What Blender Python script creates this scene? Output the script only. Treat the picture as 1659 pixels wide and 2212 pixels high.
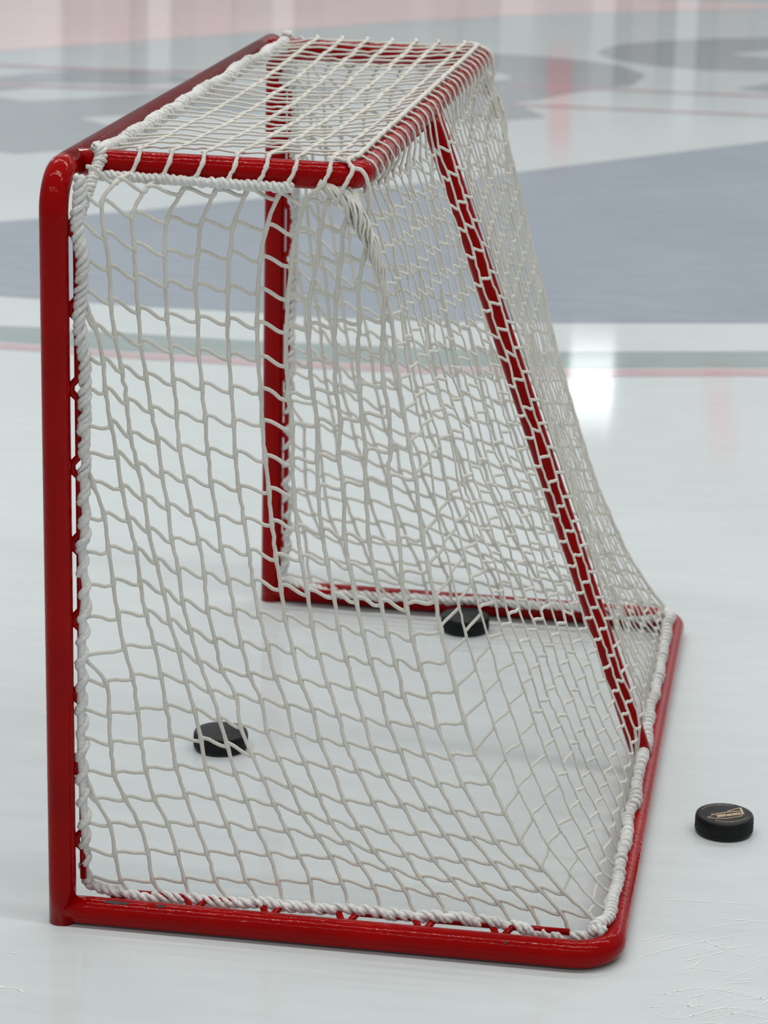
import bpy, math, random
import numpy as np
from mathutils import Matrix, Vector

for o in list(bpy.data.objects):
    bpy.data.objects.remove(o, do_unlink=True)
scene = bpy.context.scene
col = scene.collection
rng = random.Random(7)
nrng = np.random.RandomState(11)

# ------------------------------------------------------------------ camera
IW, IH = 1659.0, 2212.0
CAM = np.array([-2.9483, -0.8488, 1.4387])
YAW, PITCH, ROLL, FPX = 0.15695, -0.29151, 0.02217, 5941.0


def cam_axes():
    cy, sy, cp, sp = math.cos(YAW), math.sin(YAW), math.cos(PITCH), math.sin(PITCH)
    fwd = np.array([cy * cp, sy * cp, sp])
    right = np.array([sy, -cy, 0.0])
    up = np.cross(right, fwd)
    c, s = math.cos(ROLL), math.sin(ROLL)
    return c * right + s * up, -s * right + c * up, fwd


RIGHT, UP, FWD = cam_axes()
cam = bpy.data.cameras.new('camera')
cam.sensor_fit = 'VERTICAL'
cam.sensor_height = 36.0
cam.lens = 36.0 * FPX / IH
cam.clip_end = 200
cam.dof.use_dof = True
cam.dof.focus_distance = 3.28
cam.dof.aperture_fstop = 8.5
cam_o = bpy.data.objects.new('camera', cam)
col.objects.link(cam_o)
M = Matrix.Identity(4)
for i in range(3):
    M[i][0], M[i][1], M[i][2], M[i][3] = RIGHT[i], UP[i], -FWD[i], CAM[i]
cam_o.matrix_world = M
scene.camera = cam_o

# ------------------------------------------------------------------ light
world = bpy.data.worlds.new('arena_air')
scene.world = world
world.use_nodes = True
bg = world.node_tree.nodes['Background']
bg.inputs[0].default_value = (0.66, 0.70, 0.72, 1)
bg.inputs[1].default_value = 0.42


def area(name, loc, target, size, power, color=(1, 1, 1)):
    d = bpy.data.lights.new(name, 'AREA')
    d.shape = 'SQUARE'
    d.size = size
    d.energy = power
    d.color = color
    o = bpy.data.objects.new(name, d)
    col.objects.link(o)
    o.location = loc
    o.rotation_euler = (Vector(target) - Vector(loc)).to_track_quat('-Z', 'Y').to_euler()
    return o


# rows of ceiling tubes across the rink
for lx, pw in ((-6.0, 150), (-0.5, 310), (5.0, 280), (10.5, 160)):
    o = area('ceiling_lamp', (lx, -0.8, 7.5), (lx, -0.8, 0), 0.35, pw, (1.0, 0.985, 0.95))
    o.data.shape = 'RECTANGLE'
    o.data.size_y = 11.0
    o.rotation_euler = (0, 0, 0)
for ly in (-9.0, 13.0):  # unseen fill lights, added to brighten the end wall for its reflection
    area('added_wall_fill', (20.0, ly, 8.5), (24.0, ly * 0.3, 3.5), 1.5, 520, (0.97, 0.99, 1.0))

scene.view_settings.view_transform = 'Standard'
scene.view_settings.look = 'None'
scene.view_settings.exposure = 0.0
scene.view_settings.gamma = 1.0
scene.view_settings.use_curve_mapping = False


# ------------------------------------------------------------------ helpers
def ray(u, v):
    return (u - IW / 2) / FPX * RIGHT - (v - IH / 2) / FPX * UP + FWD


def on_z(u, v, z=0.0):
    d = ray(u, v)
    return CAM + d * (z - CAM[2]) / d[2]


def tag(o, label=None, cat=None, kind=None, group=None):
    if label: o['label'] = label
    if cat: o['category'] = cat
    if kind: o['kind'] = kind
    if group: o['group'] = group
    return o


def new_mat(name, color, rough=0.5, spec=0.5, ior=None):
    m = bpy.data.materials.new(name)
    m.use_nodes = True
    nt = m.node_tree
    b = nt.nodes['Principled BSDF']
    b.inputs['Base Color'].default_value = (*color, 1)
    b.inputs['Roughness'].default_value = rough
    b.inputs['Specular IOR Level'].default_value = spec
    if ior: b.inputs['IOR'].default_value = ior
    return m, nt, b


def N(nt, typ, **kw):
    n = nt.nodes.new(typ)
    for k, v in kw.items():
        if k in n.inputs.keys():
            n.inputs[k].default_value = v
        else:
            setattr(n, k, v)
    return n


class MB:
    """collects tubes and faces into one mesh"""

    def __init__(self):
        self.v, self.f, self.uv = [], [], []
        self.n = 0

    def add(self, V, F, UV):
        self.v.append(np.asarray(V, float))
        off = self.n
        self.f += [tuple(i + off for i in f) for f in F]
        self.uv += UV
        self.n += len(V)

    def tube(self, path, r, ns=8, caps=True, squash=None):
        P = np.asarray(path, float)
        n = len(P)
        R = np.full(n, r, float) if np.isscalar(r) else np.asarray(r, float)
        T = np.gradient(P, axis=0)
        T /= np.linalg.norm(T, axis=1)[:, None] + 1e-12
        L = np.concatenate([[0], np.cumsum(np.linalg.norm(np.diff(P, axis=0), axis=1))])
        a = np.array([0, 0, 1.0]) if abs(T[0][2]) < 0.9 else np.array([1.0, 0, 0])
        nrm = np.cross(T[0], a)
        nrm /= np.linalg.norm(nrm)
        V = np.zeros((n * ns, 3))
        ang = np.linspace(0, 2 * np.pi, ns, endpoint=False)
        ca, sa = np.cos(ang), np.sin(ang)
        for i in range(n):
            nrm = nrm - T[i] * (nrm @ T[i])
            nrm /= np.linalg.norm(nrm) + 1e-12
            bn = np.cross(T[i], nrm)
            off = R[i] * (ca[:, None] * nrm + sa[:, None] * bn)
            if squash is not None:
                off = off - (1 - squash[1]) * (off @ squash[0])[:, None] * squash[0][None, :]
            V[i * ns:(i + 1) * ns] = P[i] + off
        F, UV = [], []
        for i in range(n - 1):
            for k in range(ns):
                k2 = (k + 1) % ns
                F.append((i * ns + k, i * ns + k2, (i + 1) * ns + k2, (i + 1) * ns + k))
                UV += [(k / ns, L[i]), ((k + 1) / ns, L[i]), ((k + 1) / ns, L[i + 1]), (k / ns, L[i + 1])]
        if caps:
            F.append(tuple(reversed(range(ns))))
            UV += [(0, 0)] * ns
            F.append(tuple(range((n - 1) * ns, n * ns)))
            UV += [(0, L[-1])] * ns
        self.add(V, F, UV)

    def build(self, name, mat, parent=None, smooth=True):
        me = bpy.data.meshes.new(name)
        V = np.concatenate(self.v)
        me.from_pydata(V.tolist(), [], self.f)
        uvl = me.uv_layers.new(name='UVMap')
        uvl.data.foreach_set('uv', np.asarray(self.uv, np.float32).ravel())
        if smooth:
            me.polygons.foreach_set('use_smooth', [True] * len(me.polygons))
        me.materials.append(mat)
        me.update()
        o = bpy.data.objects.new(name, me)
        col.objects.link(o)
        if parent: o.parent = parent
        return o


def fillet(pts, rad, k=9):
    """round the corners of a polyline"""
    pts = [np.asarray(p, float) for p in pts]
    out = [pts[0]]
    for i in range(1, len(pts) - 1):
        a, b, c = pts[i - 1], pts[i], pts[i + 1]
        u, w = (a - b) / np.linalg.norm(a - b), (c - b) / np.linalg.norm(c - b)
        r = rad[i - 1] if isinstance(rad, (list, tuple)) else rad
        half = math.acos(max(-1, min(1, u @ w))) / 2
        t = min(r / math.tan(half), 0.49 * np.linalg.norm(a - b), 0.49 * np.linalg.norm(c - b))
        s, e = b + u * t, b + w * t
        rr = t * math.tan(half)
        bis = (u + w) / np.linalg.norm(u + w)
        ctr = b + bis * rr / math.sin(half)
        va, vb = s - ctr, e - ctr
        om = math.acos(max(-1, min(1, (va @ vb) / (rr * rr))))
        for j in range(k + 1):
            q = j / k
            out.append(ctr + (math.sin((1 - q) * om) * va + math.sin(q * om) * vb) / math.sin(om))
    out.append(pts[-1])
    return np.array(out)


def resample(path, step):
    P = np.asarray(path, float)
    L = np.concatenate([[0], np.cumsum(np.linalg.norm(np.diff(P, axis=0), axis=1))])
    n = max(2, int(L[-1] / step) + 1)
    s = np.linspace(0, L[-1], n)
    return np.stack([np.interp(s, L, P[:, i]) for i in range(3)], 1)


def catmull(P, k=5):
    """smooth curve through P, k pieces per span; returns points and the span parameter"""
    P = np.asarray(P, float)
    if len(P) < 2: return P, np.arange(len(P))
    Q = np.vstack([2 * P[0] - P[1], P, 2 * P[-1] - P[-2]])
    out, ts = [], []
    for i in range(1, len(Q) - 2):
        p0, p1, p2, p3 = Q[i - 1], Q[i], Q[i + 1], Q[i + 2]
        for j in range(k):
            t = j / k
            out.append(0.5 * (2 * p1 + (p2 - p0) * t + (2 * p0 - 5 * p1 + 4 * p2 - p3) * t * t
                              + (3 * p1 - p0 - 3 * p2 + p3) * t ** 3))
            ts.append(i - 1 + t)
    out.append(P[-1])
    ts.append(len(P) - 1)
    return np.array(out), np.array(ts)


# ------------------------------------------------------------------ materials
def ice_material(name, color, var=0.03, blotch=0.06):
    m, nt, b = new_mat(name, color, 0.035, 0.5, 1.31)
    tc = N(nt, 'ShaderNodeNewGeometry')
    n1 = N(nt, 'ShaderNodeTexNoise', Scale=1.6, Detail=5.0, Roughness=0.6)
    nt.links.new(tc.outputs['Position'], n1.inputs['Vector'])
    mp = N(nt, 'ShaderNodeMapping')
    mp.inputs['Scale'].default_value = (9.0, 1.6, 1.0)
    mp.inputs['Rotation'].default_value = (0, 0, 0.25)
    nt.links.new(tc.outputs['Position'], mp.inputs['Vector'])
    n2 = N(nt, 'ShaderNodeTexNoise', Scale=3.0, Detail=6.0, Roughness=0.65)
    nt.links.new(mp.outputs[0], n2.inputs['Vector'])
    mixf = N(nt, 'ShaderNodeMath', operation='ADD')
    nt.links.new(n1.outputs['Fac'], mixf.inputs[0])
    nt.links.new(n2.outputs['Fac'], mixf.inputs[1])
    mr = N(nt, 'ShaderNodeMapRange')
    mr.inputs['From Min'].default_value = 0.65
    mr.inputs['From Max'].default_value = 1.35
    mr.inputs['To Min'].default_value = 1.0 - blotch
    mr.inputs['To Max'].default_value = 1.0 + blotch
    nt.links.new(mixf.outputs[0], mr.inputs['Value'])
    mul = N(nt, 'ShaderNodeMix', data_type='RGBA', blend_type='MULTIPLY')
    mul.inputs[0].default_value = 1.0
    mul.inputs[6].default_value = (*color, 1)
    nt.links.new(mr.outputs[0], mul.inputs[7])
    nt.links.new(mul.outputs[2], b.inputs['Base Color'])
    # skate-worn fine relief
    n3 = N(nt, 'ShaderNodeTexNoise', Scale=55.0, Detail=3.0)
    nt.links.new(mp.outputs[0], n3.inputs['Vector'])
    bp = N(nt, 'ShaderNodeBump', Strength=0.014, Distance=0.002)
    nt.links.new(n3.outputs['Fac'], bp.inputs['Height'])
    nt.links.new(bp.outputs[0], b.inputs['Normal'])
    return m


def red_paint():
    m, nt, b = new_mat('red_gloss_paint', (0.34, 0.002, 0.003), 0.08, 0.19, 1.38)
    tc = N(nt, 'ShaderNodeTexCoord')
    n1 = N(nt, 'ShaderNodeTexNoise', Scale=120.0, Detail=2.0)
    nt.links.new(tc.outputs['Object'], n1.inputs['Vector'])
    n2 = N(nt, 'ShaderNodeTexNoise', Scale=9.0, Detail=4.0)
    nt.links.new(tc.outputs['Object'], n2.inputs['Vector'])
    rp = N(nt, 'ShaderNodeValToRGB')
    rp.color_ramp.elements[0].position = 0.3
    rp.color_ramp.elements[0].color = (0.26, 0.0004, 0.0006, 1)
    rp.color_ramp.elements[1].position = 0.75
    rp.color_ramp.elements[1].color = (0.36, 0.0006, 0.0008, 1)
    nt.links.new(n2.outputs['Fac'], rp.inputs['Fac'])
    nt.links.new(rp.outputs[0], b.inputs['Base Color'])
    bp = N(nt, 'ShaderNodeBump', Strength=0.30, Distance=0.002)
    nt.links.new(n1.outputs['Fac'], bp.inputs['Height'])
    nt.links.new(bp.outputs[0], b.inputs['Normal'])
    return m


def cord_material(name, c0, c1, rough, period, strength):
    m, nt, b = new_mat(name, c0, rough, 0.35)
    uv = N(nt, 'ShaderNodeUVMap')
    wv = N(nt, 'ShaderNodeTexWave', wave_type='BANDS', bands_direction='Y')
    wv.inputs['Scale'].default_value = 0.314 / period
    wv.inputs['Distortion'].default_value = 1.2
    wv.inputs['Detail'].default_value = 1.0
    nt.links.new(uv.outputs[0], wv.inputs['Vector'])
    tc = N(nt, 'ShaderNodeTexCoord')
    ns = N(nt, 'ShaderNodeTexNoise', Scale=14.0, Detail=5.0)
    nt.links.new(tc.outputs['Object'], ns.inputs['Vector'])
    rp = N(nt, 'ShaderNodeValToRGB')
    rp.color_ramp.elements[0].position = 0.3
    rp.color_ramp.elements[0].color = (*c1, 1)
    rp.color_ramp.elements[1].position = 0.65
    rp.color_ramp.elements[1].color = (*c0, 1)
    nt.links.new(ns.outputs['Fac'], rp.inputs['Fac'])
    nt.links.new(rp.outputs[0], b.inputs['Base Color'])
    bp = N(nt, 'ShaderNodeBump', Strength=strength, Distance=0.0012)
    nt.links.new(wv.outputs['Fac'], bp.inputs['Height'])
    nt.links.new(bp.outputs[0], b.inputs['Normal'])
    return m


MAT_RED = red_paint()
MAT_NET = cord_material('white_net_cord', (0.87, 0.85, 0.775), (0.77, 0.745, 0.665), 0.6, 0.0022, 0.6)
MAT_LACE = cord_material('white_lacing_cord', (0.82, 0.82, 0.80), (0.62, 0.61, 0.58), 0.32, 0.006, 0.4)
MAT_ICE = ice_material('ice', (0.645, 0.690, 0.700))
MAT_BLUE = ice_material('ice_blue_grey_paint', (0.31, 0.355, 0.415), blotch=0.14)
MAT_GREEN = ice_material('ice_grey_green_paint', (0.33, 0.40, 0.39), blotch=0.12)
MAT_GREY = ice_material('ice_grey_paint', (0.38, 0.41, 0.43), blotch=0.08)
MAT_PINK = ice_material('ice_pale_red_paint', (0.97, 0.74, 0.75))
MAT_REDL = ice_material('ice_red_line_paint', (0.58, 0.43, 0.46), blotch=0.12)
MAT_WHITE = ice_material('ice_white_paint', (0.68, 0.72, 0.75))

# ------------------------------------------------------------------ the ice and its painted markings


def flat(name, pts2, z, mat, parent=None, thick=0.0):
    me = bpy.data.meshes.new(name)
    V = [(p[0], p[1], z) for p in pts2]
    me.from_pydata(V, [], [tuple(range(len(V)))])
    me.update()
    if me.polygons[0].normal.z < 0: me.flip_normals()
    me.materials.append(mat)
    o = bpy.data.objects.new(name, me)
    col.objects.link(o)
    if parent: o.parent = parent
    return o


floor = flat('floor', [(-14, -14), (24, -14), (24, 14), (-14, 14)], 0.0, MAT_ICE)
tag(floor, 'smooth white rink ice with painted markings', 'ice', 'structure')


def marking(name, px, mat, label, z=0.0006):
    o = flat(name, [on_z(u, v)[:2] for u, v in px], z, mat, floor)
    tag(o, label)
    return o


# wide blue-grey band behind the goal
marking('painted_band', [(-700, 520), (0, 479), (90, 472), (304, 454), (506, 434), (575, 428), (830, 404), (1106, 374), (1348, 343),
                         (1659, 305), (2300, 230), (2300, 692), (1659, 698), (1184, 698), (885, 692), (640, 683), (575, 676),
                         (307, 662), (90, 646), (0, 640), (-700, 590)], MAT_BLUE, 'wide blue-grey painted band under the ice')
marking('painted_stripe', [(-700, 650), (0, 704), (90, 708), (300, 722), (575, 738), (900, 752), (1204, 760), (1659, 759), (2300, 752),
                           (2300, 788), (1659, 794), (1215, 795), (900, 789), (575, 775), (300, 760), (90, 744), (0, 737), (-700, 680)],
        MAT_GREEN, 'narrow grey-green painted stripe')
marking('red_line', [(-700, 684), (0, 740), (90, 747), (300, 763), (575, 778), (900, 792), (1215, 798), (1659, 797), (2300, 790),
                     (2300, 806), (1659, 813), (1215, 814), (900, 807), (575, 792), (300, 776), (90, 760), (0, 754), (-700, 698)],
        MAT_REDL, 'thin blurred red line along the grey stripe')
# pale red field at the far end
marking('painted_field', [(-500, 140), (0, 110), (250, 93), (500, 74), (830, 49), (1059, 37), (1200, 30), (1350, 26), (1659, 19), (2100, 12),
                          (2100, 4), (1659, 8), (1500, 3), (1320, -6), (900, -60), (0, -160), (-500, -160)],
        MAT_PINK, 'pale red painted field at the far end')
# grey lettering-like shapes, left
marking('painted_shape', [(-400, 172), (0, 166), (60, 159), (108, 155), (250, 153), (340, 159), (410, 168), (440, 172), (410, 176), (308, 184),
                          (200, 180), (108, 178), (0, 184), (-400, 196)], MAT_GREY, 'long grey painted oval at left')
marking('painted_shape', [(-400, 205), (0, 188), (60, 190), (0, 197), (-400, 230)], MAT_GREY, 'grey painted wedge at left edge')
marking('painted_shape', [(-400, 250), (-60, 206), (0, 210), (54, 219), (180, 213), (311, 202), (450, 190), (640, 186), (760, 196), (700, 225),
                          (560, 245), (320, 246), (230, 250), (168, 254), (230, 270), (300, 282), (360, 290), (300, 305), (145, 325), (36, 332),
                          (0, 328), (-400, 340)], MAT_GREY, 'large grey painted letter shape at left')
# right
marking('painted_shape', [(1288, 114), (1310, 103), (1350, 95), (1457, 87), (1560, 83), (1659, 81), (2100, 78), (2100, 106), (1659, 108), (1570, 117),
                          (1620, 122), (1659, 125), (2100, 130), (2100, 158), (1659, 155), (1529, 152), (1420, 143), (1345, 132), (1312, 124)],
        MAT_GREY, 'long grey painted oval at right')
marking('painted_shape', [(900, 128), (960, 120), (1059, 117), (1131, 119), (1240, 128), (1337, 141), (1395, 162), (1366, 184), (1312, 190),
                          (1240, 200), (1160, 216), (1110, 221), (1178, 253), (1120, 258), (1080, 262), (1000, 268), (900, 250)],
        MAT_GREY, 'grey painted letter shape behind the net')
marking('painted_shape', [(1000, 160), (1059, 155), (1110, 168), (1062, 177), (1000, 180)], MAT_WHITE, 'white wedge in the grey letter shape',
        0.0010)
marking('painted_shape', [(1590, 192), (1659, 181), (2100, 176), (2100, 200), (1659, 199)], MAT_GREY, 'grey painted wedge at right edge')
for a, b_, c, d in (((1100, 184), (1233, 188), (1659, 206), (2100, 226)), ((1100, 224), (1233, 229), (1659, 248), (2100, 268))):
    q = [a, b_, c, d]
    marking('red_line', q + [(x, y + 4) for x, y in reversed(q)], MAT_REDL, 'thin red line crossing the far ice', 0.0012)
for q in ([(-400, 128), (0, 138), (230, 148), (480, 156), (620, 158)], [(-400, 176), (0, 180), (250, 188), (420, 192), (620, 200)]):
    marking('red_line', q + [(x, y + 6) for x, y in reversed(q)], MAT_REDL, 'faint red line on the far ice', 0.0012)

# ------------------------------------------------------------------ far end of the hall (seen only mirrored in the ice)
wm, wnt, wb = new_mat('hall_wall_paint', (0.68, 0.70, 0.71), 0.8)
wn = N(wnt, 'ShaderNodeTexNoise', Scale=0.7, Detail=4.0)
wr = N(wnt, 'ShaderNodeValToRGB')
wr.color_ramp.elements[0].color = (0.60, 0.62, 0.64, 1)
wr.color_ramp.elements[1].color = (0.74, 0.76, 0.77, 1)
wnt.links.new(wn.outputs['Fac'], wr.inputs['Fac'])
wnt.links.new(wr.outputs[0], wb.inputs['Base Color'])


def box_obj(name, lo, hi, mat, parent=None):
    x0, y0, z0 = lo
    x1, y1, z1 = hi
    V = [(x0, y0, z0), (x1, y0, z0), (x1, y1, z0), (x0, y1, z0), (x0, y0, z1), (x1, y0, z1), (x1, y1, z1), (x0, y1, z1)]
    F = [(0, 3, 2, 1), (4, 5, 6, 7), (0, 1, 5, 4), (1, 2, 6, 5), (2, 3, 7, 6), (3, 0, 4, 7)]
    me = bpy.data.meshes.new(name)
    me.from_pydata(V, [], F)
    me.update()
    me.materials.append(mat)
    o = bpy.data.objects.new(name, me)
    col.objects.link(o)
    if parent: o.parent = parent
    return o


wall = box_obj('wall_far', (24.0, -14, 0.0), (24.3, 14, 9.0), wm)
tag(wall, 'pale end wall of the hall beyond the ice', 'wall', 'structure')
glow = bpy.data.materials.new('lit_window_glass')
glow.use_nodes = True
gb = glow.node_tree.nodes['Principled BSDF']
gb.inputs['Base Color'].default_value = (0.9, 0.95, 1, 1)
gb.inputs['Emission Color'].default_value = (0.93, 0.97, 1.0, 1)
gb.inputs['Emission Strength'].default_value = 4.0
frm, _, _ = new_mat('window_frame_grey', (0.35, 0.37, 0.38), 0.5)
win = box_obj('window_1', (23.94, 1.12, 4.95), (24.0, 1.54, 5.50), glow)
tag(win, 'bright lit window high on the end wall', 'window', 'structure')
box_obj('window_frame', (23.92, 1.08, 4.90), (23.99, 1.58, 4.95), frm, win)
box_obj('window_frame', (23.92, 1.08, 5.50), (23.99, 1.58, 5.55), frm, win)
dk, _, _ = new_mat('column_dark_grey', (0.46, 0.43, 0.44), 0.7)
lt, _, _ = new_mat('column_white', (0.76, 0.77, 0.78), 0.6)
for yy, w_, m_ in ((6.9, .28, lt), (6.2, .3, dk), (5.75, .22, lt), (5.2, .35, dk), (4.5, .2, lt), (3.9, .4, dk), (2.9, .25, dk), (2.2, .3, lt),
                   (1.35, .22, lt), (0.95, .25, dk), (0.55, .2, lt), (0.1, .3, dk), (-0.6, .3, lt), (-1.1, .3, dk)):
    box_obj('wall_pier', (23.8, yy - w_ / 2, 0.0), (24.0, yy + w_ / 2, 2.55), m_, wall)
rb_, _, _ = new_mat('banner_red_cloth', (0.90, 0.10, 0.14), 0.7)


def banner(pts, label):
    me = bpy.data.meshes.new('red_banner')
    n = len(pts)
    V = [(23.62, y, z) for y, z in pts] + [(23.70, y, z) for y, z in pts]
    F = [tuple(range(n)), tuple(reversed(range(n, 2 * n)))] + [(i, (i + 1) % n, n + (i + 1) % n, n + i) for i in range(n)]
    me.from_pydata(V, [], F)
    me.update()
    me.materials.append(rb_)
    o = bpy.data.objects.new('red_banner', me)
    col.objects.link(o)
    return tag(o, label, 'banner', group='red banners on the end wall')


banner([(1.62, 1.98), (1.86, 1.98), (1.86, 2.32), (1.62, 2.32)], 'lower of two upright red banners on the end wall, mirrored in the ice')
banner([(1.62, 2.46), (1.82, 2.46), (1.82, 2.84), (1.62, 2.84)], 'upper of two upright red banners on the end wall, mirrored in the ice')
banner([(-0.02, 5.08), (0.23, 5.08), (0.04, 5.76), (-0.21, 5.76)], 'slanted red banner high on the end wall, mirrored in the ice')

# ------------------------------------------------------------------ the goal
W, H, R0 = 1.2522, 0.910, 0.0166
RB, RT, RS = 0.0169, 0.0159, 0.0147
TX, TXR = 0.088, 0.0765            # top side bars: x at the crossbar, x at the rear corner
DT, DB = -0.331, -0.661            # depth of the top frame and of the base frame
goal = bpy.data.objects.new('hockey_goal', None)
col.objects.link(goal)
tag(goal, 'small red steel ice hockey goal with white net', 'goal')


def pipe(name, pts, r, rad=None, ns=28, mat=MAT_RED, parent=goal, step=0.03):
    P = fillet(pts, rad) if rad else np.array(pts, float)
    dense = [P[0]]
    for a, b in zip(P[:-1], P[1:]):
        k = max(1, int(np.linalg.norm(b - a) / step))
        for j in range(1, k + 1):
            dense.append(a + (b - a) * j / k)
    mb = MB()
    mb.tube(np.array(dense), r, ns)
    return mb.build(name, mat, parent)


# front frame: post + bend | crossbar | bend + post
bend = 0.045
fr = fillet([(0, 0, 0), (0, 0, H), (W, 0, H), (W, 0, 0)], bend, 12)
i1 = 1 + 13
mb = MB(); mb.tube(np.vstack([resample(fr[:2], .05), fr[2:i1 + 1]]), R0, 32); mb.build('goal_post', MAT_RED, goal)
mb = MB(); mb.tube(resample(fr[i1 - 1:i1 + 2][:3], .05), R0, 32); mb.build('crossbar', MAT_RED, goal)
mb = MB(); mb.tube(np.vstack([fr[i1 + 1:-1], resample(fr[-2:], .05)]), R0, 32); mb.build('goal_post', MAT_RED, goal)
pipe('top_frame', [(TX, -0.004, H), (TXR, DT, H), (W - TXR, DT, H - 0.002), (W - TX, -0.004, H)], RT, 0.030)
base = pipe('base_frame', [(0, -0.004, RB), (0, DB, RB), (W, DB, RB), (W, -0.004, RB)], RB, 0.045)
pipe('centre_strut', [(0.6185, DT - 0.002, H - 0.004), (0.614, DB + 0.004, RB + 0.004)], RS)

# ---------------------------------------------------------------- lacing rods


def rod_path(a, b, inward, lift, period=0.093, dip=None, first=0.045, wide=0.012):
    """straight thin rod that dips to the pipe once per period; 'inward' is the unit vector from pipe to rod"""
    a, b = np.asarray(a, float), np.asarray(b, float)
    L = np.linalg.norm(b - a)
    u = (b - a) / L
    pts = [a + inward * lift]
    s = first
    while s < L - 0.03:
        for ds, h in ((-wide, 1), (-0.004, 0), (0.004, 0), (wide, 1)):
            pts.append(a + u * (s + ds) + inward * (lift if h else dip))
        s += period
    pts.append(b + inward * lift)
    return pts


def unit(v):
    v = np.asarray(v, float)
    return v / np.linalg.norm(v)


def both(fn):
    fn(lambda P: np.asarray(P, float))
    fn(lambda P: np.asarray(P, float) * np.array([-1, 1, 1]) + np.array([W, 0, 0]))


ROD = 0.0042
SIDE_V = np.array([0.0080, -0.0238, 0.0])     # from a post's axis to its lacing rod
BASE_V = np.array([0.0310, 0.0, 0.0130])      # from a base pipe's axis to its lacing rod
SIDE_IN, SIDE_L = unit(SIDE_V), float(np.linalg.norm(SIDE_V))
BASE_IN, BASE_L = unit(BASE_V), float(np.linalg.norm(BASE_V))


def side_rods(mx):
    p = rod_path((0, 0, 0.055), (0, 0, H - 0.03), SIDE_IN, SIDE_L, dip=R0 + 0.001, first=0.05)
    mb = MB(); mb.tube(mx(fillet(p, 0.005, 4)), ROD, 10); o = mb.build('lacing_rod', MAT_RED, goal)
    p = rod_path((0, -0.035, RB), (0, DB + 0.05, RB), BASE_IN, BASE_L, dip=RB + 0.001, first=0.03)
    mb = MB(); mb.tube(mx(fillet(p, 0.005, 4)), ROD, 10); o = mb.build('lacing_rod', MAT_RED, goal)


both(side_rods)
pipe('lacing_rod', [(0.04, DB + 0.010, RB + RB + 0.004), (W - 0.04, DB + 0.010, RB + RB + 0.004)], 0.004, ns=10)
pipe('lacing_rod', [(0.07, -0.030, H + 0.004), (W - 0.07, -0.030, H + 0.004)], 0.004, ns=10)

# chipped paint on the near base pipe


def chip(y0, y1, a0, a1, seed):
    r = random.Random(seed)
    n = 12
    top, bot = [], []
    for i in range(n + 1):
        q = i / n
        y = y0 + (y1 - y0) * q
        env = math.sin(math.pi * min(max(q, 0.02), 0.98)) ** 0.5
        mid = (a0 + a1) / 2
        hw = (a1 - a0) / 2 * env * r.uniform(0.6, 1.1)
        for lst, aa in ((top, mid + hw), (bot, mid - hw)):
            lst.append((0 + (RB + 0.0004) * math.cos(aa), y, RB + (RB + 0.0004) * math.sin(aa)))
    me = bpy.data.meshes.new('paint_chip')
    V = top + bot
    F = [(i, i + 1, n + 2 + i, n + 1 + i) for i in range(n)]
    me.from_pydata(V, [], F)
    me.update()
    me.materials.append(MAT_CHIP)
    o = bpy.data.objects.new('paint_chip', me)
    col.objects.link(o)
    o.parent = base
    return o


MAT_CHIP, cnt, _ = new_mat('bare_dark_steel', (0.035, 0.022, 0.016), 0.6)
chip(-0.052, -0.085, math.radians(100), math.radians(122), 1)
chip(-0.117, -0.128, math.radians(100), math.radians(118), 2)
chip(-0.537, -0.542, math.radians(128), math.radians(140), 3)

# ---------------------------------------------------------------- the net
# node positions of the near side net, read off the photograph in four enlarged views
Z4 = lambda x, y: (80 + x / 2.765, 320 + y / 2.765)
Z5 = lambda x, y: (80 + x / 2.765, 900 + y / 2.765)
Z6 = lambda x, y: (80 + x / 2.765, 1500 + y / 2.765)
Z7 = lambda x, y: (560 + x / 2.765, 1100 + y / 2.765)
Z8 = lambda x, y: (680 + x / 2.765, 1700 + y / 2.765)
ID = lambda x, y: (x, y)
rows = []      # per row: {column: (u, v)}


def row(*segs):
    d = {}
    for fn, c0, pts in segs:
        for k, p in enumerate(pts):
            if p: d[c0 + k] = fn(*p)
    rows.append(d)


row((Z4, 1, [(480, 195), (650, 245), (865, 258), (1060, 268), (1250, 265), (1440, 285), (1600, 325)]), (ID, 12, [(770, 425)]))
row((Z4, 1, [(385, 325), (570, 395), (775, 430), (980, 450), (1175, 460), (1370, 475), (1550, 500)]), (ID, 12, [(795, 490)]))
row((Z4, 1, [(405, 520), (580, 580), (765, 625), (960, 635), (1150, 640), (1335, 660), (1520, 690)]), (ID, 12, [(815, 552)]))
row((Z4, 1, [(430, 715), (590, 770), (770, 810), (945, 825), (1140, 835), (1320, 855), (1500, 890)]), (ID, 12, [(832, 618)]))
row((Z4, 1, [(440, 915), (605, 965), (775, 1005), (960, 1020), (1140, 1035), (1315, 1055), (1490, 1085)]), (ID, 12, [(845, 686)]))
row((Z4, 0, [(345, 1065), (465, 1115), (620, 1165), (800, 1195), (965, 1220), (1145, 1240), (1320, 1250), (1490, 1290)]), (ID, 12, [(853, 752)]))
row((Z4, 0, [(395, 1268), (505, 1320), (650, 1360), (815, 1395), (985, 1420), (1160, 1440), (1335, 1450), (1500, 1485)]), (ID, 12, [(862, 822)]))
row((Z4, 0, [(408, 1445), (535, 1510), (680, 1560), (835, 1590), (1005, 1615), (1175, 1640), (1345, 1640), (1525, 1668)]), (ID, 12, [(872, 890)]))
row((Z5, 0, [(440, 36), (555, 105), (720, 140), (850, 185), (1020, 205), (1185, 225), (1365, 250), (1525, 270)]), (ID, 12, [(884, 960)]))
row((Z5, 0, [(475, 225), (600, 290), (745, 345), (885, 370), (1040, 400), (1205, 425), (1385, 440), (1535, 460)]), (ID, 12, [(897, 1028)]))
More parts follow.
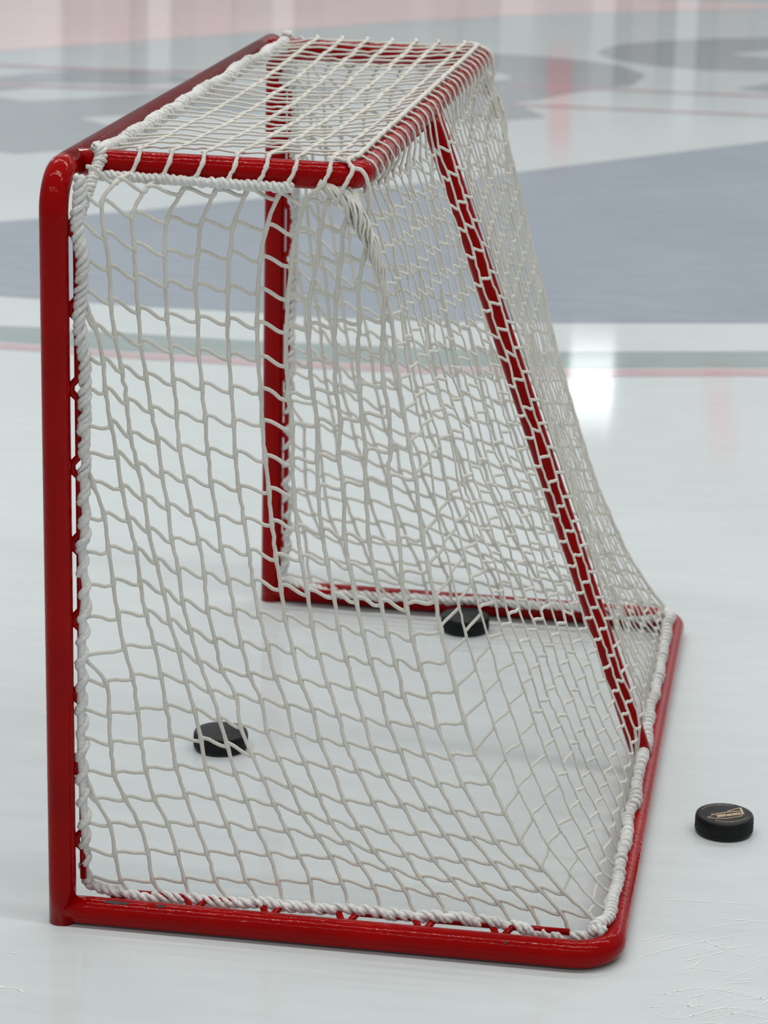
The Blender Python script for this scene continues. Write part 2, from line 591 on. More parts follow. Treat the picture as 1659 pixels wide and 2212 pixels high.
row((Z5, -1, [(335, 402), (505, 420), (640, 485), (780, 535), (925, 570), (1075, 600), (1235, 620)]),
    (Z7, 6, [(75, 80), (225, 110), (375, 130), (510, 155), (655, 180), (835, 192), (975, 160)]))
row((Z5, -1, [(400, 590), (545, 610), (665, 675), (805, 735), (965, 745), (1100, 785), (1265, 810)]),
    (Z7, 6, [(100, 285), (250, 290), (405, 310), (540, 340), (690, 370), (850, 400), (1010, 345)]))
row((Z5, -1, [(425, 790), (590, 795), (710, 860), (845, 920), (1000, 945), (1145, 980), (1290, 990)]),
    (Z7, 6, [(130, 465), (288, 497), (445, 512), (580, 545), (728, 558), (880, 585), (1050, 530)]))
row((Z5, -1, [(455, 985), (615, 990), (755, 1045), (870, 1105), (1020, 1155), (1180, 1165), (1325, 1180)]),
    (Z7, 6, [(155, 650), (315, 680), (473, 703), (620, 735), (765, 745), (915, 770), (1085, 715)]))
row((Z5, -1, [(485, 1185), (650, 1170), (790, 1220), (915, 1275), (1065, 1340), (1220, 1360), (1380, 1375), (1530, 1395)]),
    (Z7, 7, [(355, 870), (520, 890), (665, 905), (815, 915), (960, 940), (1125, 890)]))
row((Z5, -1, [(520, 1380), (700, 1360), (845, 1390), (970, 1465), (1105, 1515), (1270, 1545), (1425, 1555), (1575, 1580)]),
    (Z7, 7, [(410, 1045), (565, 1065), (725, 1100), (860, 1110), (1015, 1110), (1175, 1075)]))
row((Z5, -2, [(415, 1595), (570, 1550), (740, 1545), (890, 1580)]), (Z6, 2, [(1035, -20)]),
    (Z7, 8, [(625, 1255), (770, 1280), (930, 1280), (1065, 1300), (1225, 1260)]))
row((Z6, -2, [(430, 120), (600, 95), (770, 70), (940, 95), (1090, 145), (1215, 190)]),
    (Z7, 8, [(675, 1425), (840, 1440), (990, 1465), (1145, 1480), (1290, 1450)]))
row((Z6, -2, [(440, 290), (620, 275), (800, 255), (980, 270), (1135, 300), (1285, 360)]),
    (Z7, 9, [(905, 1610), (1070, 1640), (1215, 1645), (1380, 1625)]))
row((Z6, -2, [(460, 475), (650, 450), (830, 430), (1010, 440), (1185, 470), (1350, 500)]),
    (Z8, 5, [(20, 45), (175, 85), (350, 95), (520, 105), (670, 125), (830, 145), (985, 160), (1135, 150)]))
row((Z6, -3, [(350, 630), (525, 620), (700, 620), (885, 600), (1065, 610), (1250, 630), (1415, 655)]),
    (Z8, 5, [(95, 205), (265, 240), (440, 265), (615, 270), (775, 285), (930, 300), (1080, 325), (1230, 330)]))
row((Z6, -3, [(435, 775), (610, 775), (780, 770), (950, 775), (1135, 775), (1310, 795), (1490, 810)]),
    (Z8, 4, [(15, 290), (185, 330), (355, 380), (540, 400), (710, 430), (880, 435), (1060, 450), (1215, 475), (1360, 485)]))
row((Z6, -3, [(465, 950), (660, 935), (835, 940), (1015, 945), (1195, 945), (1385, 950), (1565, 965)]),
    (Z8, 4, [(95, 415), (270, 455), (450, 490), (630, 540), (815, 550), (990, 580), (1170, 600), (1340, 610), (1490, 630)]))
row((Z6, -3, [(500, 1112), (690, 1110), (880, 1105), (1065, 1105), (1250, 1110), (1440, 1120), (1630, 1110)]),
    (Z8, 4, [(160, 565), (350, 590), (535, 610), (720, 640), (910, 665), (1095, 690), (1285, 720), (1470, 750), (1640, 765)]))
# last row lies on the base lacing
row((Z6, -3, [(560, 1180), (760, 1200), (910, 1210), (1150, 1235), (1340, 1235), (1470, 1255), (1655, 1285)]),
    (Z8, 4, [(200, 712), (395, 738), (595, 755), (790, 765), (985, 790), (1175, 810), (1355, 860), (1530, 880)]), (ID, 12, [(1306, 2016)]))
NR = len(rows)
for d in rows:                      # fill the columns in between
    ks = sorted(d)
    for c in range(ks[0], 13):
        if c not in d:
            lo = max(k for k in ks if k < c)
            hi = min(k for k in ks if k > c)
            q = (c - lo) / (hi - lo)
            d[c] = (d[lo][0] * (1 - q) + d[hi][0] * q, d[lo][1] * (1 - q) + d[hi][1] * q)
# near the top the cords keep their spacing and run out into the gathered seam
for d in rows[:10]:
    u7, v7 = d[7]
    uf, vf = d[12]
    for c in range(8, 12):
        u = u7 + 52.0 * (c - 7)
        if u > uf - 14:
            d.pop(c)
        else:
            d[c] = (u + rng.gauss(0, 3), v7 + (vf - v7) * (u - u7) / (uf - u7) + rng.gauss(0, 3))
# where each row ends on the post lacing
ends = [Z4(310, 130), Z4(250, 258), Z4(265, 462), Z4(290, 680), Z4(290, 860), Z4(285, 965), Z4(300, 1265), Z4(300, 1455), Z5(300, 95), Z5(305, 237),
        Z5(300, 372), Z5(300, 635), Z5(295, 836), Z5(305, 1027), Z5(310, 1218), Z5(300, 1440), Z5(300, 1580), Z6(295, 100), Z6(300, 270),
        Z6(300, 460), Z6(300, 572), Z6(300, 782), Z6(300, 930), Z6(305, 1097), None]
ends = [(e[0] - 7, e[1]) if e else None for e in ends]
post_lace_px = [Z4(262, 165), Z4(250, 330), Z4(237, 470), Z4(260, 600), Z4(270, 700), Z4(265, 850), Z4(250, 980), Z4(260, 1110), Z4(280, 1250),
                Z4(288, 1400), Z4(284, 1550), Z5(280, 50), Z5(285, 250), Z5(275, 400), Z5(285, 600), Z5(270, 850), Z5(285, 1050), Z5(280, 1250),
                Z5(268, 1450), Z5(270, 1600), Z6(265, 50), Z6(270, 250), Z6(265, 450), Z6(275, 620), Z6(285, 800), Z6(285, 1000), Z6(290, 1110)]
base_lace_px = [Z6(300, 1120), Z6(400, 1160), Z6(520, 1182), Z6(660, 1215), Z6(800, 1212), Z6(960, 1225), Z6(1150, 1245), Z6(1330, 1242),
                Z6(1500, 1265), Z8(0, 725), Z8(200, 728), Z8(400, 752), Z8(600, 770), Z8(800, 775), Z8(950, 795), Z8(1100, 812),
                Z8(1250, 845), Z8(1400, 882), Z8(1550, 897), Z8(1660, 890), (1303, 2015)]


def side_point(u, v, sag=0.022, edge=True):
    """the near side net hangs in the surface between post, top bar and base pipe, slightly hollow"""
    d = ray(u, v)
    x = 0.03
    for _ in range(12):
        p = CAM + d * (x - CAM[0]) / d[0]
        xp = 0.030 + (0.066 - 0.030) / 0.9 * p[2]
        w = min(max((-p[1] - 0.028) / 0.10, 0), 1)
        w = w * w * (3 - 2 * w)
        if p[2] < 0.10: w = max(w, 1 - p[2] / 0.10)
        zz = min(max(p[2] / 0.88, 0), 1)
        yy = min(max(-p[1] / 0.30, 0), 1)
        x = 0.005 + (xp - 0.005) * w + sag * math.sin(math.pi * zz) * math.sin(math.pi / 2 * yy)
    return p


nodes = [{c: side_point(*p) for c, p in d.items()} for d in rows]
CORD = 0.00255


def cord_between(mb, P, r=CORD, k=6, thick=None, jitter=0.0006, ns=8, flat=None):
    """one cord through the nodes P, thickened where it is knitted to the crossing cord"""
    C, ts = catmull(P, k)
    fr_ = ts % 1.0
    C = C + nrng.normal(0, jitter, C.shape) * (np.minimum(fr_, 1 - fr_) * 2)[:, None]
    rad = np.full(len(C), r)
    if thick:
        dd = np.minimum(fr_, 1 - fr_)
        rad = r * (1 + thick * np.exp(-(dd / 0.15) ** 2))
    mb.tube(C, rad, ns, squash=flat)


def rung_cord(mb, P, h, dirv, r=CORD, flat=None, bow=0.0012, ns=8):
    """cross-wise cord of a knitted net: leaves each joint at its upper end, meets the next one at its lower end"""
    dirv = np.asarray(dirv, float)
    pts = []
    n = len(P)
    for j in range(n - 1):
        hh = (h if np.isscalar(h) else h[j]) * nrng.uniform(0.75, 1.25)
        a, b = P[j], P[j + 1]
        for t in (0.02, 0.14, 0.30, 0.5, 0.70, 0.86, 0.98):
            o = hh * (1 - 2 * t) if t in (0.5,) else hh * math.cos(math.pi * t)
            o += bow * math.sin(2 * math.pi * t) + nrng.normal(0, 0.0003)
            pts.append(a + (b - a) * t + dirv * o)
    C, _ = catmull(np.array(pts), 2)
    mb.tube(C, r, ns, squash=flat)


UPV = np.array([0, 0, 1.0])
# the top cords run across the near top bar down into the side net
bar_px = [(291.6, 329), (361, 333), (433.4, 336), (504, 340), (571, 344), (634.5, 347), (708, 352)]
top_y = [float(on_z(u, v, 0.929)[1]) for u, v in bar_px]      # depth of each cross-wise top cord
NC = len(top_y)

XF0, XF1 = 0.095, W - 0.095
NBACK = 27                                      # cords between the two rear corners
xs_top = np.linspace(XF0 + 0.012, XF1 - 0.012, NBACK) + nrng.normal(0, 0.0022, NBACK)


def side_net(nodes, mx):
    mb = MB()
    # columns
    for c in range(-3, 13):
        rr = [i for i in range(NR) if c in nodes[i]]
        P = [nodes[i][c] for i in rr]
        if rr[0] == 0 and 1 <= c <= NC:
            y = top_y[c - 1]
            xb = TX + (TXR - TX) * min(1, -y / -DT)
            a0 = P[0]
            # over the bar
            P = [np.array([xb - 0.002, y, H + RT + 0.004]), np.array([xb - 0.0150, y, H + 0.0085]),
                 np.array([xb - RT - 0.0055, y + 0.006, H - 0.006])] + [np.array([xb - RT - 0.004, (y + .006) * .6 + a0[1] * .4,
                                                                         (H - .006) * .6 + a0[2] * .4])] + P
        elif rr[0] == 0:
            P = [np.array([0.075, DT + 0.012, H - 0.010])] + P
        elif c >= 8:
            P = [nodes[rr[0] - 1][12] * 0.7 + P[0] * 0.3] + P
        elif ends[rr[0]] is not None:
            e = side_point(*ends[rr[0] - 1]) if ends[rr[0] - 1] else None
            if e is not None: P = [e] + P
        cord_between(mb, mx(np.array(P)), CORD * 0.96, 5, 0.40, flat=(np.array([1.0, 0, 0]), 0.65))
    # rows
    for i in range(NR - 1):
        cs = sorted(nodes[i])
        P = [nodes[i][c] for c in cs]
        if ends[i]: P = [side_point(*ends[i])] + P
        rung_cord(mb, mx(np.array(P)), 0.0030 if i < 15 else 0.0022, UPV, CORD * 0.96, (np.array([1.0, 0, 0]), 0.65), 0.0016 if i < 15 else 0.0008)
    return mb


def back_point(x, s):
    """rear panel, s = 0 at the top bar, 1 at the base pipe; pulled tight over the strut, hollow between"""
    y = DT + (DB - DT) * s
    z = H + (RB - H) * s
    n = np.array([0, -0.938, 0.347])
    mid = abs(x - 0.616) / 0.5
    off = RS + 0.0035 - 0.004 * (1 - math.exp(-(mid / 0.10) ** 2)) - 0.006 * math.sin(math.pi * min(1, mid)) * math.sin(math.pi * s)
    return np.array([x, y, z]) + n * off


sA, sB = 0.055, 0.955
row_s = np.linspace(sA, sB, NR)
foldN = [nodes[i][12] for i in range(NR)]
# the far side hangs closer to its frame than the near side
nodesF = []
for i in range(NR):
    dev = foldN[i][1] - (DT + (DB - DT) * (H - foldN[i][2]) / (H - RB))
    tuck = 0.020 * max(0.0, 1 - i / 7.0)
    nodesF.append({c: p + np.array([tuck * max(0, c - 6) / 6.0, -0.5 * dev * max(0, c) / 12.0, 0]) for c, p in nodes[i].items()})
foldF = [nodesF[i][12] * np.array([-1, 1, 1]) + np.array([W, 0, 0]) for i in range(NR)]
NB = np.array([0, -0.938, 0.347])
DBK = np.array([0, 0.347, 0.938])
bx = np.linspace(0, 1, NBACK + 2)[1:-1]
grid = np.zeros((NR, NBACK + 2, 3))
jx = nrng.normal(0, 0.0028, (NR, NBACK))
jz = nrng.normal(0, 0.0016, (NR, NBACK))
for i in range(NR):
    a, b = foldN[i], foldF[i]
    ra = a - back_point(a[0], row_s[i])
    rb2 = b - back_point(b[0], row_s[i])
    for k in range(NBACK):
        t = i / (NR - 1)
        xb = a[0] + (b[0] - a[0]) * bx[k]
        x = xs_top[k] * (1 - t) + xb * t + jx[i, k]
        wa = max(0, 1 - (x - a[0]) / (0.616 - a[0])) ** 1.0
        wb = max(0, 1 - (b[0] - x) / (b[0] - 0.616)) ** 1.0
        p = back_point(x, row_s[i]) + ra * wa * np.array([0, 1, 1]) + rb2 * wb * np.array([0, 1, 1])
        if i == NR - 1:
            p = np.array([x, DB + 0.012, 2 * RB + 0.010])
        p[2] += jz[i, k]
        grid[i, k + 1] = p
    grid[i, 0], grid[i, -1] = a, b


# the first three cords past the fold still face the camera; rungs climb steeply there
past = {13: [(990.4, 1306), (1017.5, 1255.5), (1044, 1226)], 14: [(1006.6, 1371), (1037, 1319), (1066, 1291)],
        15: [(1026.5, 1440), (1057, 1386), (1084, 1360)], 16: [(1046.4, 1503), (1077, 1460), (1108, 1420)],
        17: [(1067, 1567), (1101, 1528), (1130, 1484)], 18: [(1091, 1633), (1125, 1597), (1152, 1550)],
        19: [(1119, 1703), (1149, 1663), (1178, 1622)], 20: [(1150, 1765), (1177, 1727), (1206, 1687)],
        21: [(1184.5, 1827), (1208, 1789), (1234, 1758)], 22: [(1230, 1885), (1246, 1845), (1266, 1818)],
        23: [(1283, 1947), (1288, 1902), (1298, 1878)]}


def at_x(u, v, x):
    d = ray(u, v)
    return CAM + d * (x - CAM[0]) / d[0]


n0 = past[13]
for i in range(4, NR - 1):
    w = min(1.0, max(0.0, (i - 4) / 9.0))
    if i < 13:      # ease in from the plain hanging above
        u0, v0 = rows[i][12]
        px = [(u0 + q[0] - rows[13][12][0], v0 + q[1] - rows[13][12][1]) for q in n0]
    else:
        px = past[i - 13 + 13]
    x12 = nodes[i][12][0]
    for k, (q, dx) in enumerate(zip(px, (0.013, 0.034, 0.062))):
        grid[i, 1 + k] = grid[i, 1 + k] * (1 - w) + at_x(q[0], q[1], x12 + dx) * w
    a = grid[i, 3].copy()
    mcol = int(np.argmin(np.abs(grid[i, :, 0] - 0.616)))
    b = grid[i, mcol].copy()
    for k in range(4, mcol):
        t = (k - 3) / (mcol - 3)
        q = a + (b - a) * t
        q[2] = a[2] + (b[2] - a[2]) * (1 - (1 - t) ** 1.6)
        jit = np.array([jx[i, k - 1], 0, jz[i, k - 1]])
        grid[i, k] = grid[i, k] * (1 - w) + (q + jit) * w


def top_sag(x, y):
    q = min(max((x - TX) / (W - 2 * TX), 0), 1)
    return H + 0.019 - 0.016 * math.sin(math.pi * q) * math.sin(math.pi * min(1, max(0, -y / -DT)))


tb = MB()   # top panel + its crest cord
bb = MB()   # rear panel
for k in range(NBACK):
    x = xs_top[k]
    y0 = -0.036
    P = [np.array([x, y0, H + 0.012])]
    ys = top_y[1:] if False else top_y
    for y in ys:
        P.append(np.array([x + rng.gauss(0, 0.0016), y, top_sag(x, y) + rng.gauss(0, 0.0008)]))
    crest = np.array([x, DT + 0.004, H + RT + 0.0035])
    P.append(crest)
    cord_between(tb, np.array(P), CORD * 0.8, 4, 0.35, flat=(UPV, 0.7))
    Q = [crest, np.array([x, DT - RT * 0.72, H + RT * 0.75]), np.array([x, DT - RT - 0.003, H - 0.003])] + [grid[i, k + 1] for i in range(NR)]
    cord_between(bb, np.array(Q), CORD * 0.84, 5, 0.35, flat=(NB, 0.65))
for c, y in enumerate(top_y):
    P = [np.array([TX - 0.006, y, H + RT + 0.003])] + [np.array([x, y + rng.gauss(0, 0.001), top_sag(x, y)]) for x in xs_top] + \
        [np.array([W - TX + 0.006, y, H + RT + 0.003])]
    rung_cord(tb, np.array(P), 0.0022, np.array([0, 1.0, 0]), CORD * 0.95, (UPV, 0.7), 0.0)
P = [np.array([TXR + 0.012, DT + 0.012, H + RT + 0.002])] + [np.array([x, DT + 0.004, H + RT + 0.0035]) for x in xs_top] + \
    [np.array([W - TXR - 0.012, DT + 0.012, H + RT + 0.002])]
cord_between(tb, np.array(P), CORD * 1.1, 4, 0.4)
# the corner cords that fork over the bend of the top frame
for mx in (lambda p: p, lambda p: p * np.array([-1, 1, 1]) + np.array([W, 0, 0])):
    fork = np.array([TXR - 0.002, DT + 0.010, H + RT + 0.002])
    for path in ([(TX - 0.006, top_y[-1], H + RT + 0.003), (TXR + 0.002, DT + 0.020, H + RT + 0.003), tuple(fork)],
                 [(TXR + 0.014, DT + 0.008, H + RT + 0.003), tuple(fork), (TXR - 0.012, DT + 0.003, H + 0.010),
                  (TXR - RT - 0.003, DT + 0.010, H - 0.006), (TXR - RT - 0.002, DT + 0.022, H - 0.030)],
                 [tuple(fork + np.array([-0.006, -0.004, -0.004])), (TXR - 0.010, DT - 0.010, H + 0.006), (TXR - 0.008, DT - 0.016, H - 0.016),
                  (TXR - 0.004, DT - 0.014, H - 0.045)]):
        cord_between(tb, mx(np.array(path)), CORD, 6)
for i in range(NR - 1):
    rung_cord(bb, grid[i], [0.0016, 0.0022, 0.0030] + [0.0046] * (NBACK - 2), DBK, CORD * 0.86, (NB, 0.65), 0.0004)

near = side_net(nodes, lambda P: P).build('side_net', MAT_NET, goal)
far = side_net(nodesF, lambda P: P * np.array([-1, 1, 1]) + np.array([W, 0, 0])).build('side_net', MAT_NET, goal)
tag(tb.build('top_net', MAT_NET, goal), 'white knotted net stretched over the top frame')
tag(bb.build('back_net', MAT_NET, goal), 'white knotted net sloping down over the centre strut')
tag(near, 'hollow white side net nearest the camera')
tag(far, 'white side net on the far side')

# ---------------------------------------------------------------- lacing


def lacing(path, R, pitch, name='lacing', r=0.0030, strands=2, seed=0, taper=None, core=True, mat=None, wob_lo=0.72, corek=0.72):
    """cord wound round and round a rod, uneven like hand work"""
    rs = np.random.RandomState(seed)
    P = resample(catmull(np.asarray(path), 8)[0], 0.0016)
    n = len(P)
    T = np.gradient(P, axis=0)
    T /= np.linalg.norm(T, axis=1)[:, None]
    s = np.arange(n) * 0.0016
    a = np.array([0.3, 0.2, 0.93]) if abs(T[0][2]) < 0.7 else np.array([1.0, 0.2, 0])
    A = np.cross(T, a); A /= np.linalg.norm(A, axis=1)[:, None]
    B = np.cross(T, A)
    mb = MB()
    k = np.ones(5) / 5
    for st in range(strands):
        ph = np.cumsum(2 * np.pi * 0.0016 / (pitch * (0.75 + 0.5 * rs.rand(n)))) + st * 2 * np.pi / strands
        wob = np.interp(s, np.arange(0, s[-1] + 0.03, 0.018), rs.uniform(wob_lo, 1.18, len(np.arange(0, s[-1] + 0.03, 0.018))))
        rr = R * wob
        if taper is not None: rr = rr * np.interp(s / s[-1], np.linspace(0, 1, len(taper)), taper)
        C = P + (np.cos(ph) * rr)[:, None] * A + (np.sin(ph) * rr)[:, None] * B
        rad = r * np.interp(s, np.arange(0, s[-1] + 0.02, 0.01), rs.uniform(0.85, 1.2, len(np.arange(0, s[-1] + 0.02, 0.01))))
        if taper is not None: rad = rad * np.interp(s / s[-1], [0, 1], [1, 0.75])
        mb.tube(C, rad, 7)
    if core:
        off = np.interp(s, np.arange(0, s[-1] + 0.05, 0.04), rs.uniform(-0.002, 0.002, len(np.arange(0, s[-1] + 0.05, 0.04))))
        mb.tube(P + off[:, None] * A, R * corek if taper is None else R * corek * np.interp(s / s[-1], np.linspace(0, 1, len(taper)), taper), 8)
    return mb.build(name, mat or MAT_LACE, goal)


post_lace = np.array([side_point(u, v, 0) + np.array([0.0, 0, 0]) for u, v in post_lace_px])
base_lace = np.array([side_point(u, v, 0) for u, v in base_lace_px])

rear_y, rear_z = DB + 0.006, 2 * RB + 0.007
corner = base_lace[-1]


def laces(mx, seed):
    lacing(mx(post_lace), 0.0052, 0.030, seed=seed, r=0.0033, strands=3, corek=0.95)
    lacing(mx(base_lace), 0.0047, 0.036, seed=seed + 1, r=0.0031, strands=3, corek=0.95)
    # along the outer side of the top bar, from the crossbar to the rear corner
    bar = []
    for q in np.linspace(0.035, 0.262, 8):
        bar.append((TX + (TXR - TX) * q / 0.331 - RT - 0.005, -q, H - 0.010 - 0.012 * (q - 0.035)))
    lacing(mx(np.array(bar)), 0.0042, 0.022, seed=seed + 2, r=0.0026, strands=3, corek=1.15)
    # knotted bundle where crossbar, post and top bar meet
    kn = [(0.030, -0.018, H - 0.060), (0.038, -0.027, H - 0.030), (0.058, -0.033, H - 0.004), (0.072, -0.036, H + 0.010), (0.074, -0.032, H + 0.020),
          (0.082, -0.030, H + 0.018)]
    lacing(mx(np.array(kn)), 0.0055, 0.010, seed=seed + 3)
    # gathered seam hanging from the rear corner of the top frame
    seam = [side_point(u, v, 0.0) + np.array([-0.004, 0, 0]) for u, v in ((690, 394), (735, 420), (768, 455), (790, 500), (812, 548), (826, 592), (832, 640))]
    lacing(mx(np.array(seam)), 0.0075, 0.085, 'gathered_seam', seed=seed + 4, strands=14, taper=[0.75, 1.35, 1.1, 0.35], r=0.0019, mat=MAT_NET, core=False, wob_lo=0.25)


laces(lambda P: np.asarray(P), 20)
laces(lambda P: np.asarray(P) * np.array([-1, 1, 1]) + np.array([W, 0, 0]), 40)
rl = [corner, (0.030, DB + 0.022, rear_z - 0.002)] + [(x, rear_y + rng.gauss(0, 0.002), rear_z + rng.gauss(0, 0.001)) for x in np.linspace(0.06, W - 0.06, 26)] + \
     [(W - 0.030, DB + 0.022, rear_z - 0.002), (W - corner[0], corner[1], corner[2])]
lacing(np.array(rl), 0.0062, 0.016, seed=61)
# crossbar lacing
cl = [(x, -0.0305 + rng.gauss(0, 0.0016), H + 0.010 + rng.gauss(0, 0.0014)) for x in np.linspace(0.080, W - 0.080, 30)]
lacing(np.array(cl), 0.0070, 0.013, seed=62, strands=2)

# ------------------------------------------------------------------ pucks
MAT_RUB, rnt, rbs = new_mat('black_rubber', (0.0045, 0.005, 0.006), 0.4, 0.3)
rt_ = N(rnt, 'ShaderNodeTexCoord')
rn_ = N(rnt, 'ShaderNodeTexNoise', Scale=60.0, Detail=5.0)
rnt.links.new(rt_.outputs['Object'], rn_.inputs['Vector'])
rr_ = N(rnt, 'ShaderNodeMapRange')
rr_.inputs['To Min'].default_value = 0.28
rr_.inputs['To Max'].default_value = 0.55
rnt.links.new(rn_.outputs['Fac'], rr_.inputs['Value'])
rnt.links.new(rr_.outputs[0], rbs.inputs['Roughness'])
MAT_RIM, _, _ = new_mat('black_rubber_knurled', (0.003, 0.003, 0.0035), 0.6, 0.2)
MAT_GOLD, _, _ = new_mat('gold_print', (0.50, 0.37, 0.22), 0.5)


def puck_mesh():
    RP, HP, n = 0.0381, 0.0254, 72
    mb = MB()
    prof = [(0.0, 0.0), (0.0345, 0.0), (0.0372, 0.0010), (RP, 0.0034), (RP, HP - 0.0034), (0.0372, HP - 0.0010), (0.0345, HP), (0.0, HP)]
    V, F, UV = [], [], []
    for r, z in prof:
        for k in range(n):
            a = 2 * math.pi * k / n
            V.append((r * math.cos(a), r * math.sin(a), z))
    for i in range(len(prof) - 1):
        for k in range(n):
            k2 = (k + 1) % n
            F.append((i * n + k, i * n + k2, (i + 1) * n + k2, (i + 1) * n + k))
            UV += [(k / n, prof[i][1]), ((k + 1) / n, prof[i][1]), ((k + 1) / n, prof[i + 1][1]), (k / n, prof[i + 1][1])]
    mb.add(V, F, UV)
    return mb


def knurl_mesh():
    """crossed grooves pressed into the rim: two families of fine slanted ribs"""
    mb = MB()
    RP, n = 0.0381, 54
    for sgn in (1, -1):
        for k in range(n):
            a0 = 2 * math.pi * k / n
            path = []
            for j in range(5):
                q = j / 4
                a = a0 + sgn * 0.17 * q
                path.append(((RP + 0.00005) * math.cos(a), (RP + 0.00005) * math.sin(a), 0.0045 + 0.0164 * q))
            mb.tube(path, 0.00028, 4, caps=False)
    return mb


def make_puck(x, y, rz, label):
    e = bpy.data.objects.new('hockey_puck', None)
    col.objects.link(e)
    e.location = (x, y, 0.0007)
    e.rotation_euler = (0, 0, rz)
    tag(e, label, 'puck', group='pucks around the goal')
    b = puck_mesh().build('disc', MAT_RUB, e)
    k = knurl_mesh().build('knurled_rim', MAT_RIM, e)
    return e


p1 = on_z(1565.5, 1758, 0.0254)
p2 = on_z(477, 1579, 0.0254)
p3 = on_z(1007, 1324, 0.0254)
puckA = make_puck(p1[0], p1[1], 0.0, 'black rubber puck with gold print lying outside the goal')
puckB = make_puck(p2[0], p2[1], 0.4, 'black rubber puck in the middle of the goal mouth behind the side net')
puckC = make_puck(p3[0] - 0.010, p3[1], 1.1, 'black rubber puck resting near the far red base bar inside the goal')

# gold print on the outer puck, read off the photograph onto its top face
PZ = 0.0254


def puck_local(cx, cy):
    """zoomed view (11.44x at 1495,1725) -> puck coordinates"""
    q = on_z(1495 + cx / 11.441, 1725 + cy / 11.441, PZ + 0.0007)
    return q[0] - p1[0], q[1] - p1[1]


def prints(name, polys, label):
    V, F = [], []
    for poly in polys:
        off = len(V)
        V += [(*puck_local(*q), PZ + 0.00025) for q in poly]
        F.append(tuple(range(off, off + len(poly))))
    me = bpy.data.meshes.new(name)
    me.from_pydata(V, [], F)
    me.update()
    for p in me.polygons:
        if p.normal.z < 0: p.flip()
    me.materials.append(MAT_GOLD)
    o = bpy.data.objects.new(name, me)
    col.objects.link(o)
    o.parent = puckA
    tag(o, label)


def strip(pts, w):
    out = []
    for (x0, y0), (x1, y1) in zip(pts[:-1], pts[1:]):
        out.append([(x0, y0 - w / 2), (x1, y1 - w / 2), (x1, y1 + w / 2), (x0, y0 + w / 2)])
    return out


emb = strip([(870, 318), (1000, 280), (1100, 252), (1200, 228)], 18)
emb += [[(1160, 240), (1215, 222), (1300, 400), (1270, 420), (1235, 415)], [(1215, 400), (1300, 385), (1290, 430), (1215, 440)]]
emb += strip([(1290, 425), (1100, 452), (900, 484), (780, 500)], 14) + strip([(780, 496), (600, 492), (450, 478), (370, 464)], 12)
emb += strip([(370, 462), (430, 448), (500, 432)], 10)
emb += [[(570, 412), (650, 402), (700, 398), (830, 385), (835, 440), (720, 456), (600, 468), (640, 440)],
        [(845, 390), (985, 372), (985, 425), (850, 440)], [(990, 372), (1115, 352), (1135, 405), (1000, 422)], [(1125, 348), (1180, 342), (1205, 405), (1150, 408)]]
prints('emblem', emb, 'gold outlined emblem print')
let = []
rl_ = random.Random(5)
for x0, x1, y in ((585, 640, 376), (645, 690, 370), (695, 760, 362), (765, 850, 350), (860, 910, 338), (915, 985, 332), (990, 1050, 328), (1055, 1110, 322), (1115, 1160, 316)):
    let.append([(x0, y - 10), (x1, y - 14), (x1, y + 8), (x0, y + 12)])
for x0, x1, y in ((475, 515, 395), (525, 575, 390)):
    let.append([(x0, y - 12), (x1, y - 15), (x1, y + 12), (x0, y + 15)])
arc_top = [(240, 268), (300, 236), (380, 200), (460, 176), (540, 164), (640, 158), (760, 158), (860, 168), (960, 180), (1030, 190)]
arc_bot = [(570, 540), (650, 556), (740, 572), (840, 582), (940, 582), (1040, 574), (1140, 560), (1230, 535), (1310, 505), (1400, 450)]


def arc_glyphs(pts, n, h):
    out = []
    P = np.array(pts, float)
    L = np.concatenate([[0], np.cumsum(np.linalg.norm(np.diff(P, axis=0), axis=1))])
    for i in range(n):
        s0 = L[-1] * (i + 0.12) / n
        s1 = L[-1] * (i + 0.62 + rl_.random() * 0.22) / n
        a = (np.interp(s0, L, P[:, 0]), np.interp(s0, L, P[:, 1]))
        b = (np.interp(s1, L, P[:, 0]), np.interp(s1, L, P[:, 1]))
        out.append([(a[0], a[1] - h), (b[0], b[1] - h), (b[0], b[1] - h * .3), (a[0], a[1] - h * .3)])
        out.append([(a[0], a[1] - h * .3), (a[0] + (b[0] - a[0]) * .4, a[1] - h * .3), (a[0] + (b[0] - a[0]) * .4, a[1] + h), (a[0], a[1] + h)])
        if rl_.random() < 0.6:
            out.append([(a[0], a[1] + h * .5), (b[0], b[1] + h * .5), (b[0], b[1] + h), (a[0], a[1] + h)])
    return out


prints('lettering', let + arc_glyphs(arc_top, 20, 10) + arc_glyphs(arc_bot, 20, 11), 'tiny gold lettering round the top face')

# ------------------------------------------------------------------ skate scratches on the near ice
MAT_SCR, _, _ = new_mat('scratched_ice_glint', (0.98, 0.99, 0.99), 0.6)  # white colour stands in for light glinting on the cuts


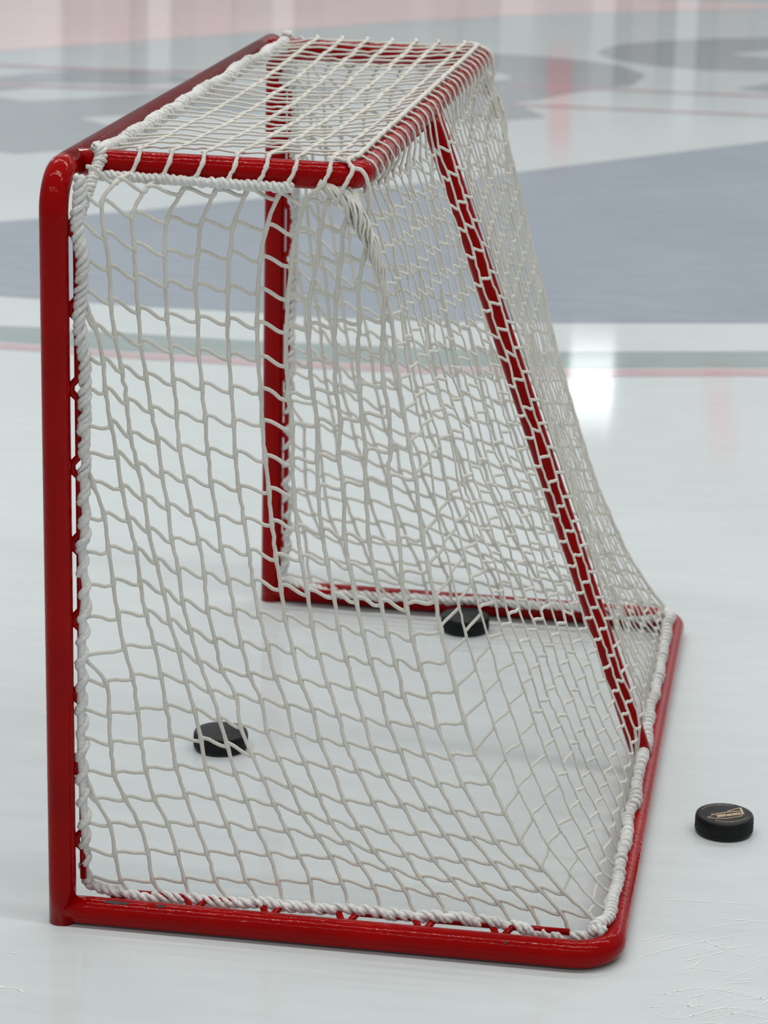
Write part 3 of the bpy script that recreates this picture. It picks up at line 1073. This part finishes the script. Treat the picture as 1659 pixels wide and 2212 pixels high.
def scratch(px, w, seed):
    """skate cut with its glint painted white: a thin flat ragged strip on the ice"""
    P = np.array([on_z(u, v, 0.0) for u, v in px])
    C = resample(catmull(P, 8)[0], 0.004)
    r = random.Random(seed)
    T = np.gradient(C, axis=0)
    V, F = [], []
    for i in range(len(C)):
        h = w * r.uniform(0.1, 1.0) * math.sin(math.pi * (i + 0.5) / len(C)) ** 0.4
        n = np.array([-T[i][1], T[i][0]]) / np.linalg.norm(T[i][:2])
        V += [(C[i][0] + n[0] * h, C[i][1] + n[1] * h, 0.0005), (C[i][0] - n[0] * h, C[i][1] - n[1] * h, 0.0005)]
    for i in range(len(C) - 1):
        F.append((2 * i, 2 * i + 2, 2 * i + 3, 2 * i + 1))
    me = bpy.data.meshes.new('skate_scratch')
    me.from_pydata(V, [], F)
    me.update()
    me.materials.append(MAT_SCR)
    if me.polygons[0].normal.z < 0: me.flip_normals()
    o = bpy.data.objects.new('skate_scratch', me)
    col.objects.link(o)
    o.parent = floor
    return o


scr = [[(1350, 2078), (1440, 2052), (1540, 2030), (1659, 2012)], [(1470, 2070), (1560, 2050), (1659, 2040)], [(1500, 2025), (1580, 2056), (1659, 2085)],
       [(1385, 1943), (1480, 1946), (1659, 1956)], [(1450, 2083), (1540, 2062), (1600, 2045)], [(1370, 2035), (1500, 2010), (1600, 1994)],
       [(1410, 2190), (1470, 2200), (1560, 2178), (1659, 2188)], [(1500, 2204), (1580, 2190), (1659, 2200)], [(1420, 2150), (1520, 2135), (1659, 2160)],
       [(0, 2130), (50, 2140)], [(1560, 1985), (1659, 1992)]]
for i, q in enumerate(scr):
    scratch(q, 0.0008 if i < 6 else 0.0010, i)
rsx = random.Random(99)
for i in range(46):  # short strips, their white painting the frosty gleam in this corner
    u, v = rsx.uniform(1370, 1650), 2212 - abs(rsx.gauss(0, 95))
    L, sl = rsx.uniform(18, 110), rsx.gauss(-0.12, 0.22)
    scratch([(u, v), (u + L / 2, v + sl * L / 2 + rsx.gauss(0, 1.5)), (u + L, v + sl * L)], rsx.uniform(0.0003, 0.0008), 100 + i)
for u, v, L, sl in ((0, 2132, 14, 0.25), (38, 2138, 14, 0.4), (1140, 1290, 16, 0.1), (1530, 1270, 10, 0), (1280, 2110, 22, -0.2), (25, 2058, 8, 0.1)):
    scratch([(u, v), (u + L / 2, v + sl * L / 2), (u + L, v + sl * L)], 0.0016, int(u))
